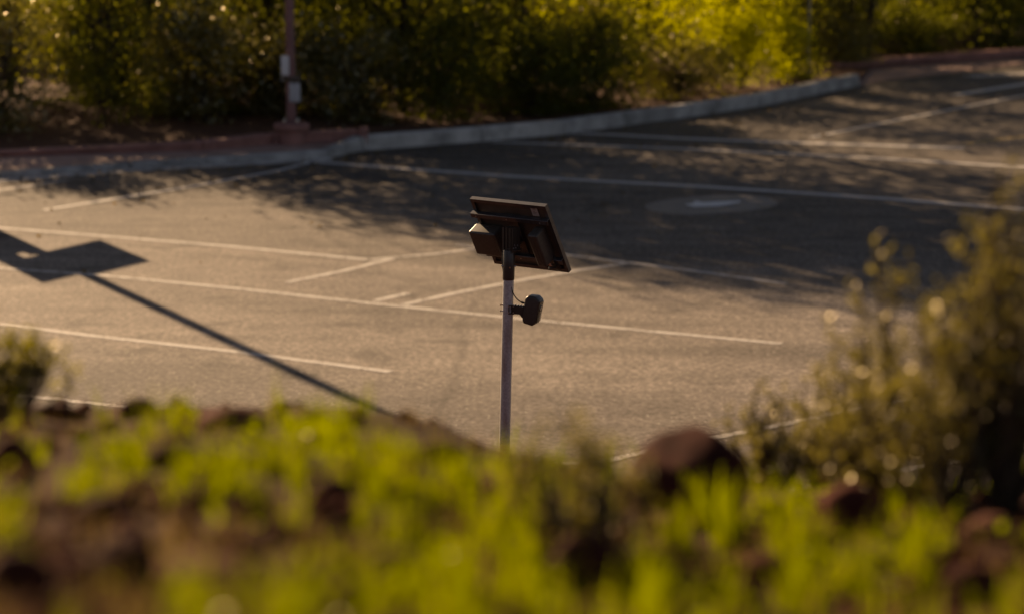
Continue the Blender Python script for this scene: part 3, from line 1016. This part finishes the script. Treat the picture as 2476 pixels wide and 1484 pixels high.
TG, SG = 'trees beyond the lot', 'bushes along the lot edge'
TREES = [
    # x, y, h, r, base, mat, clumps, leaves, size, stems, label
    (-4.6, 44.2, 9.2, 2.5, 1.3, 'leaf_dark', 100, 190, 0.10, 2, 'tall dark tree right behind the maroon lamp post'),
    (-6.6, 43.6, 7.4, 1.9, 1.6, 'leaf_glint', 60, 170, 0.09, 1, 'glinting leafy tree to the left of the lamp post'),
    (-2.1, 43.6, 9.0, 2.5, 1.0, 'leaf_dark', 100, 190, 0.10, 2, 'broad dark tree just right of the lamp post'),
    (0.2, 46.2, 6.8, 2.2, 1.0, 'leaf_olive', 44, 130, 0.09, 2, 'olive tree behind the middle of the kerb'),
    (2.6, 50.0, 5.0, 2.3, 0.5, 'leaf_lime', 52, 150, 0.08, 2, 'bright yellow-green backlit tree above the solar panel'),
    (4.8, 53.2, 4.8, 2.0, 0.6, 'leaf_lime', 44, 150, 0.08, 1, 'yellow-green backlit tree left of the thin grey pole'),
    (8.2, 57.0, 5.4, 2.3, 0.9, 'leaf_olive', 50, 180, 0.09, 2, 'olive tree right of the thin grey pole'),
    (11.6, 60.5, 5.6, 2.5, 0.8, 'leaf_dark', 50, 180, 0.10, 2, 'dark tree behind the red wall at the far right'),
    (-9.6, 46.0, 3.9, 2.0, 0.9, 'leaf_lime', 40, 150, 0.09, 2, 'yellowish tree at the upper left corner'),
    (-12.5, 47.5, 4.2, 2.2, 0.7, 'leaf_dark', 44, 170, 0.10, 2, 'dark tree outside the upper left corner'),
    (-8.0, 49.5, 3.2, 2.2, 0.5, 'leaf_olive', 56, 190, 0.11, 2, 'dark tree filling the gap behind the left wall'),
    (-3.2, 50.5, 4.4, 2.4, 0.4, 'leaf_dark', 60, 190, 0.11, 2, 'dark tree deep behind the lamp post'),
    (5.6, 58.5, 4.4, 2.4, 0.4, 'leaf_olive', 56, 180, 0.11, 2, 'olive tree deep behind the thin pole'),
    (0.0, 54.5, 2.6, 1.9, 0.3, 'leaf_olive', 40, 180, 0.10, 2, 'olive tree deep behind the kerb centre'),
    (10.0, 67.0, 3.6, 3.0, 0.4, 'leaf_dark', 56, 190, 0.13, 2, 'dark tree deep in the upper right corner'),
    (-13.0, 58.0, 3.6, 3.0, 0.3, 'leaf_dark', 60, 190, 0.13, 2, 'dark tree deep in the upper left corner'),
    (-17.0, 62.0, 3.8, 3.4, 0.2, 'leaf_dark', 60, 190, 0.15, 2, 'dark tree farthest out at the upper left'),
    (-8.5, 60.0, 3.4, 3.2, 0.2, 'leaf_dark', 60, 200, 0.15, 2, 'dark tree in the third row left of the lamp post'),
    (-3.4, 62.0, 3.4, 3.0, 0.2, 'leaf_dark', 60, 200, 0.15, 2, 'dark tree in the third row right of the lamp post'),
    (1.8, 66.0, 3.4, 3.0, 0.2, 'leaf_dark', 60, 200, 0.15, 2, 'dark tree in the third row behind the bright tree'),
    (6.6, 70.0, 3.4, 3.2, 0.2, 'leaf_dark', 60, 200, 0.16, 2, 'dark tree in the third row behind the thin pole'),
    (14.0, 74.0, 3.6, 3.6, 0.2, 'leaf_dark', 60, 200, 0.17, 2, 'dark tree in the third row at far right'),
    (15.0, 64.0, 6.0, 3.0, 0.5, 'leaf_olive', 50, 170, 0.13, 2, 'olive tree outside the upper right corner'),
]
for i, (x, y, h, r, b, mt, nc, nl, ls, stm, lab) in enumerate(TREES):
    make_plant('tree', lab, 'tree', TG, x, y, h, r, b, mt, nc, nl, ls, 100 + i, stm, trunk_r=0.11)
SHRUBS = [
    (-8.4, 39.6, 3.0, 1.0, 0.15, 'leaf_glint', 22, 110, 0.06, 'glinting bush above the left end of the red wall'),
    (-6.9, 40.6, 3.1, 1.1, 0.1, 'leaf_dark', 24, 120, 0.07, 'dark bush over the left part of the red wall'),
    (-5.3, 41.6, 2.6, 1.0, 0.1, 'leaf_glint', 24, 170, 0.07, 'dark bush between the left bushes and the lamp post'),
    (-3.9, 42.3, 1.9, 0.9, 0.1, 'leaf_glint', 24, 160, 0.06, 'glinting bush close behind the lamp post'),
    (-2.7, 41.7, 1.8, 0.9, 0.15, 'leaf_glint', 24, 160, 0.06, 'glinting bush close to the right of the lamp post'),
    (-1.2, 42.0, 2.0, 1.0, 0.1, 'leaf_dark', 26, 170, 0.07, 'dark bush over the pale kerb beside the wall end'),
    (0.3, 43.2, 1.7, 1.0, 0.1, 'leaf_dark', 24, 170, 0.07, 'dark bush above the solar panel behind the kerb'),
    (1.5, 44.0, 1.9, 1.15, 0.05, 'leaf_dark', 28, 180, 0.07, 'rounded dark bush overhanging the middle of the kerb'),
    (3.2, 46.3, 1.5, 0.9, 0.05, 'leaf_olive', 22, 150, 0.06, 'olive bush behind the kerb below the bright tree'),
    (4.6, 48.6, 1.6, 0.9, 0.05, 'leaf_lime', 22, 150, 0.06, 'yellow-green bush behind the kerb right of the bright tree'),
    (5.7, 50.8, 1.7, 0.9, 0.05, 'leaf_lime', 22, 150, 0.06, 'yellow-green bush at the foot of the thin pole'),
    (7.4, 55.2, 1.3, 0.9, 0.05, 'leaf_olive', 20, 140, 0.06, 'small olive bush right of the thin pole'),
    (9.6, 58.4, 1.5, 1.1, 0.05, 'leaf_dark', 22, 150, 0.07, 'dark bush behind the right red wall'),
    (12.4, 61.0, 1.6, 1.2, 0.05, 'leaf_dark', 22, 150, 0.07, 'dark bush at the right end of the right red wall'),
    (-9.2, 40.0, 1.5, 1.0, 0.05, 'leaf_dark', 24, 160, 0.07, 'low dark bush at the left edge just over the wall'),
    (-6.0, 42.6, 1.5, 0.9, 0.05, 'leaf_olive', 24, 160, 0.07, 'low olive bush filling the gap left of the lamp post'),
    (-4.6, 43.2, 1.4, 0.9, 0.05, 'leaf_dark', 24, 160, 0.07, 'low dark bush seen behind the lamp post boxes'),
    (-3.0, 43.2, 1.4, 0.9, 0.05, 'leaf_olive', 24, 160, 0.07, 'low olive bush filling the gap right of the lamp post'),
    (-9.8, 41.5, 3.8, 1.2, 0.05, 'leaf_dark', 26, 170, 0.08, 'dark bush at the left edge above the wall'),
    (-7.2, 45.0, 2.2, 1.5, 0.05, 'leaf_dark', 30, 180, 0.09, 'large dark bush in the second row at left'),
    (-0.6, 47.6, 2.1, 1.5, 0.05, 'leaf_dark', 30, 180, 0.09, 'large dark bush in the second row at centre'),
    (7.6, 61.0, 2.0, 1.6, 0.05, 'leaf_dark', 28, 180, 0.1, 'large dark bush in the second row at right'),
]
for i, (x, y, h, r, b, mt, nc, nl, ls, lab) in enumerate(SHRUBS):
    make_plant('bush', lab, 'bush', SG, x, y, h, r, b, mt, nc, nl, ls, 300 + i, 3, droop=0.5, trunk_r=0.03)

rl = np.random.default_rng(77)
P = []
for k in range(700):
    t = rl.random()
    i = rl.integers(1, len(KERB) - 1)
    a, b = KERB[i], KERB[i + 1]
    q = a.lerp(b, t)
    back = abs(rl.normal()) * (0.5 if k % 3 else 3.5)
    P.append((q.x + 0.35 * back, q.y - 0.12 - back, 0.016))
P = np.array(P)
D = rl.normal(size=P.shape) * np.array([1, 1, 0.15])
Ls = rl.uniform(0.03, 0.08, len(P))
ll = leaf_mesh('leaf_litter', P, D, Ls, Ls * 0.6, rl.uniform(0, 1, len(P)), 'dry_blade', None, 8)
tag(ll, 'dry fallen leaves scattered along the gutter', None, None, 'stuff')

# ------------------------------------------------------------------ foreground: rocks, grass, shrubs on the bank
def make_rock(px, wpx, hpx, mat, label, seed, sink=0.18, dep=None):
    p = hp(*px)
    if px[1] < 1045:
        sink = 0.36
    d = p.y
    w = wpx / FPX * d
    h = hpx / FPX * d
    bm = bmesh.new()
    bmesh.ops.create_icosphere(bm, subdivisions=4, radius=1.0)
    rng = random.Random(seed)
    planes = []
    for k in range(7):
        v = Vector((rng.gauss(0, 1), rng.gauss(0, 1), rng.gauss(0, 1))).normalized()
        planes.append((v, rng.uniform(0.74, 0.95)))
    for v in bm.verts:
        q = v.co.copy()
        for nrm, dd in planes:
            s = q.dot(nrm)
            if s > dd:
                q -= nrm * (s - dd) * 0.8
        q *= 1 + 0.07 * mnoise.fractal(q * 2.6 + Vector((seed, 0, 0)), 1.0, 2.0, 4)
        v.co = Vector((q.x * w * 0.56, q.y * w * 0.5, q.z * h * 0.54))
    me = bpy.data.meshes.new('rock')
    bm.to_mesh(me)
    bm.free()
    o = link('rock', me, mat, None, True)
    z = hill_z(p.x, p.y)
    o.location = (p.x, p.y, z + h * (0.5 - sink))
    o.rotation_euler = (0, 0, rng.uniform(0, 6.28))
    tag(o, label, 'rock', 'rocks on the bank')
    return o
ROCKS = [
    ((1665, 1232), 300, 240, 'dark_rock', 'large dark red rock right of the pole foot'),
    ((2062, 1290), 170, 150, 'rock', 'red rock below the right shrub'),
    ((1425, 1420), 190, 160, 'dark_rock', 'dark rock low in the grass at centre'),
    ((800, 1225), 110, 80, 'dark_rock', 'small dark rock left of the pole in the grass'),
    ((490, 1405), 230, 70, 'pale_rock', 'flat pinkish rock low at left centre'),
    ((300, 1400), 170, 130, 'dark_rock', 'big dark rock near the lower left corner'),
    ((40, 1450), 190, 150, 'dark_rock', 'darkest rock in the lower left corner'),
    ((335, 1010), 95, 75, 'dark_rock', 'small dark rock on the bank crest at left'),
    ((130, 1010), 120, 60, 'dark_rock', 'dark rock on the bank crest near the left shrub'),
    ((560, 1035), 170, 75, 'rock', 'wide reddish rock on the bank crest left of centre'),
    ((740, 1020), 100, 50, 'rock', 'low reddish rock on the crest under the mast shadow'),
    ((30, 1150), 120, 120, 'rock', 'dark red rock at the left edge'),
    ((1060, 1115), 110, 60, 'rock', 'small reddish rock close left of the pole'),
    ((2395, 1310), 130, 80, 'pale_rock', 'pinkish rock at the right edge in the grass'),
    ((2350, 1455), 150, 110, 'dark_rock', 'dark rock near the lower right corner'),
    ((250, 1270), 150, 90, 'dark_rock', 'dark rock among the left grass tufts'),
    ((600, 1215), 90, 60, 'pale_rock', 'small pinkish stone among the left grass tufts'),
    ((940, 1390), 130, 80, 'rock', 'reddish rock at the bottom left of the pole'),
    ((1850, 1400), 120, 70, 'rock', 'reddish rock at the bottom under the large rock'),
    ((420, 1130), 120, 70, 'dark_rock', 'dark rock half way up the left bank'),
]
for i, (px, w, h, mt, lab) in enumerate(ROCKS):
    make_rock(px, w, h, mt, lab, 40 + i)

def scatter_mesh(name, verts, faces, tints, mat, label):
    me = bpy.data.meshes.new(name)
    V = np.array(verts, dtype=np.float32)
    Fa = np.array(faces, dtype=np.int32)
    me.vertices.add(len(V))
    me.vertices.foreach_set('co', V.ravel())
    me.loops.add(Fa.size)
    me.loops.foreach_set('vertex_index', Fa.ravel())
    me.polygons.add(len(Fa))
    me.polygons.foreach_set('loop_start', np.arange(0, Fa.size, Fa.shape[1], dtype=np.int32))
    me.polygons.foreach_set('loop_total', np.full(len(Fa), Fa.shape[1], dtype=np.int32))
    at = me.attributes.new('tint', 'FLOAT', 'POINT')
    at.data.foreach_set('value', np.array(tints, dtype=np.float32))
    me.update()
    me.validate()
    o = link(name, me, mat)
    tag(o, label, None, None, 'stuff')
    return o

def blades(spots, name, mat, label, seed):
    rng = random.Random(seed)
    V, F, T = [], [], []
    for x, y, n, hmin, hmax, spread, wid in spots:
        for k in range(n):
            a = rng.uniform(0, 2 * math.pi)
            rr = spread * math.sqrt(rng.random())
            bx_, by_ = x + rr * math.cos(a), y + rr * math.sin(a)
            bz = hill_z(bx_, by_) - 0.005
            h = rng.uniform(hmin, hmax)
            la = rng.uniform(0, 2 * math.pi)
            bend = rng.uniform(0.03, 0.42) * h
            ya = rng.uniform(0, math.pi)
            w = wid * rng.uniform(0.6, 1.3)
            sx, sy = math.cos(ya) * w / 2, math.sin(ya) * w / 2
            k0 = len(V)
            tn = min(1, max(0, rng.gauss(0.5, 0.32)))
            for i in range(4):
                t = i / 3
                cx = bx_ + math.cos(la) * bend * t * t
                cy = by_ + math.sin(la) * bend * t * t
                cz = bz + h * (t - 0.18 * t * t)
                ww = (1 - t) ** 0.7 * 0.95 + 0.05
                V.append((cx - sx * ww, cy - sy * ww, cz))
                V.append((cx + sx * ww, cy + sy * ww, cz))
                T += [tn, tn]
            for i in range(3):
                F.append((k0 + 2 * i, k0 + 2 * i + 1, k0 + 2 * i + 3, k0 + 2 * i + 2))
    return scatter_mesh(name, V, F, T, mat, label)

rg = random.Random(5)
green, dry = [], []
def lush(u, v):                                # patchy cover: dense clumps with bare red soil between
    right = sstep(500, 1150, u) * (1 - 0.75 * sstep(1950, 2350, u))
    n1 = fbm(u * 0.015, v * 0.0085, 1.0, 11.0, 3)
    n2 = fbm(u * 0.003, v * 0.004, 1.0, 4.0, 2)
    w = n1 * 1.25 + 0.5 * n2 - 0.19 + 0.40 * right * sstep(1080, 1230, v)
    w -= 0.16 * (1 - sstep(350, 900, u)) * sstep(1200, 1400, v)
    for (ru, rv), rw_, rh_, *_ in ROCKS:         # rocks keep the turf off themselves
        if rw_ > 105 and abs(u - ru) < rw_ * 0.55 and -rh_ * 0.6 < v - rv < rh_ * 0.75:
            w -= 0.9
    return w
for k in range(5200):
    u, v = rg.uniform(-150, 2620), rg.uniform(1000, 1640)
    w = lush(u, v)
    if w < rg.uniform(0.0, 0.22):
        if rg.random() < 0.10:
            p = hp(u, v)
            dry.append((p.x, p.y, rg.randint(3, 7), 0.02, 0.08, 0.03, 0.003))
        continue
    if rg.random() < 0.5:
        continue
    p = hp(u, v)
    tall = 0.07 + 0.06 * min(1, max(0, w)) + 0.03 * rg.random()
    if rg.random() < 0.68:
        green.append((p.x, p.y, rg.randint(5, 11), 0.03, tall * 1.25, 0.018, 0.0042))
    else:
        dry.append((p.x, p.y, rg.randint(4, 9), 0.03, 0.09, 0.03, 0.003))
# a few taller broad tufts that stand out
for u, v, n, h in [(1720, 1290, 40, 0.17), (1760, 1330, 40, 0.16), (1640, 1330, 30, 0.13), (535, 1190, 34, 0.13), (560, 1215, 20, 0.10), (2180, 1230, 22, 0.15), (980, 1140, 26, 0.10), (1120, 1180, 26, 0.10), (200, 1230, 26, 0.10), (1230, 1190, 24, 0.10), (300, 1120, 24, 0.10), (90, 1120, 20, 0.09)]:
    p = hp(u, v)
    green.append((p.x, p.y, n, h * 0.5, h, 0.03, 0.008))
for u in range(820, 1700, 55):                  # taller stalks along the crest in front of the lot
    uu, vv = u + rg.uniform(-25, 25), rg.uniform(1120, 1260)
    p = hp(uu, vv)
    (green if rg.random() < 0.7 else dry).append((p.x, p.y, rg.randint(5, 9), 0.08, 0.10 + 0.07 * rg.random(), 0.03, 0.0035))
blades(green, 'grass', 'grass_blade', 'bright backlit green grass on the near bank', 21)
blades(dry, 'dry_grass', 'dry_blade', 'dry tan grass stalks among the green on the bank', 22)

# low broad-leaved ground cover
rn = np.random.default_rng(9)
P = []
for k in range(900):
    u, v = rn.uniform(-100, 2600), rn.uniform(1040, 1600)
    w = lush(u, v) * 2
    if rn.random() < w:
        p = hp(u, v)
        for j in range(6):
            q = rn.normal(size=2) * 0.03
            P.append((p.x + q[0], p.y + q[1], hill_z(p.x + q[0], p.y + q[1]) + rn.uniform(0.005, 0.035)))
P = np.array(P)
D = rn.normal(size=P.shape) + np.array([0, 0, 0.7])
Ls = rn.uniform(0.012, 0.028, len(P))
gc = leaf_mesh('ground_cover', P, D, Ls, Ls * 0.7, rn.uniform(0.2, 1, len(P)), 'grass_blade', None, 4)
tag(gc, 'low green leafy ground cover on the bank', None, None, 'stuff')

# loose red stones too many to count
V, F, T = [], [], []
for k in range(1500):
    u, v = rg.uniform(-150, 2620), rg.uniform(980, 1620)
    p = hp(u, v)
    s = rg.uniform(0.008, 0.03)
    z = hill_z(p.x, p.y)
    k0 = len(V)
    for q in ((1, 0, 0), (-1, 0, 0), (0, 1, 0), (0, -1, 0), (0, 0, 1), (0, 0, -1)):
        j = rg.uniform(0.6, 1.1)
        V.append((p.x + q[0] * s * j, p.y + q[1] * s * j, z + q[2] * s * j * 0.7 + 0.3 * s))
        T.append(rg.random())
    for f in ((0, 2, 4), (2, 1, 4), (1, 3, 4), (3, 0, 4), (2, 0, 5), (1, 2, 5), (3, 1, 5), (0, 3, 5)):
        F.append(tuple(k0 + i for i in f))
scatter_mesh('loose_stones', V, F, T, 'rock', 'small loose red stones strewn over the bank')

def bank_shrub(name, px, h, r, nstem, nleaf, lsize, label, seed, mat='shrub_leaf', group='shrubs on the bank', dist=None, spiky=0.5):
    p = hp(*px) if dist is None else dp(px[0], px[1], dist)
    rng = np.random.default_rng(seed)
    z0 = hill_z(p.x, p.y) - 0.02
    root = empty(name, (p.x, p.y, z0))
    tag(root, label, 'shrub', group)
    tb = MB()
    P, D = [], []
    for s in range(nstem):
        a = rng.uniform(0, 2 * math.pi)
        k = r * math.sqrt(rng.random())
        hh = h * (1 - spiky * (k / r) ** 1.2) * rng.uniform(0.75, 1.05)
        pts = []
        wob = rng.normal(size=2) * 0.03
        for i in range(6):
            t = i / 5
            pts.append(Vector((math.cos(a) * k * t ** 0.8 + wob[0] * math.sin(3 * t), math.sin(a) * k * t ** 0.8 + wob[1] * math.sin(3 * t), hh * t)))
        tb.tube(pts, [0.006 * (1 - 0.8 * i / 5) + 0.0008 for i in range(6)], 5, cap=False)
        for b in range(7):                       # side twigs
            t = rng.uniform(0.25, 0.98)
            i = min(4, int(t * 5))
            A = pts[i].lerp(pts[i + 1], t * 5 - i)
            dr = Vector((rng.normal(), rng.normal(), 0.9 + rng.random())).normalized()
            ln_ = h * rng.uniform(0.07, 0.17)
            B = A + dr * ln_
            tb.tube([A, A.lerp(B, 0.5) + Vector((0, 0, 0.006)), B], [0.0022, 0.0016, 0.0007], 4, cap=False)
            for q in range(nleaf):
                f = rng.random() ** 0.7
                P.append(np.array(A.lerp(B, f)) + rng.normal(size=3) * 0.006)
                D.append(np.array(dr) * 0.9 + rng.normal(size=3) * 0.8)
    P, D = np.array(P), np.array(D)
    Ls = lsize * rng.uniform(0.6, 1.4, len(P))
    tb.build('stem', 'twig', root, True)
    leaf_mesh('foliage', P, D, Ls, Ls * 0.45, rng.uniform(0, 1, len(P)), mat, root, seed)
    return root
bank_shrub('shrub', (2430, 1240), 0.77, 0.19, 42, 11, 0.019, 'tall olive shrub at the right edge of the bank', 61)
bank_shrub('shrub', (2095, 1190), 0.65, 0.15, 34, 10, 0.018, 'pointed olive shrub between the large rock and the right edge', 62, spiky=0.85)
bank_shrub('shrub', (2270, 1250), 0.50, 0.19, 28, 11, 0.018, 'low bushy olive shrub filling the gap at right', 63)
bank_shrub('shrub', (1985, 1170), 0.40, 0.14, 24, 9, 0.017, 'shaggy olive shrub just left of the pointed shrub', 67)
bank_shrub('shrub', (1840, 1140), 0.32, 0.14, 24, 8, 0.016, 'thin low shrub behind the large dark rock', 64)
bank_shrub('shrub', (20, 1010), 0.26, 0.11, 26, 10, 0.016, 'small olive shrub at the left edge of the crest', 65, 'leaf_olive')
bank_shrub('shrub', (1360, 1330), 0.27, 0.08, 13, 8, 0.014, 'hazy upright weed just right of the pole foot', 66, spiky=0.4)
bank_shrub('shrub', (1470, 1330), 0.26, 0.07, 11, 8, 0.014, 'hazy upright weed between the pole weed and the large rock', 68, spiky=0.4)
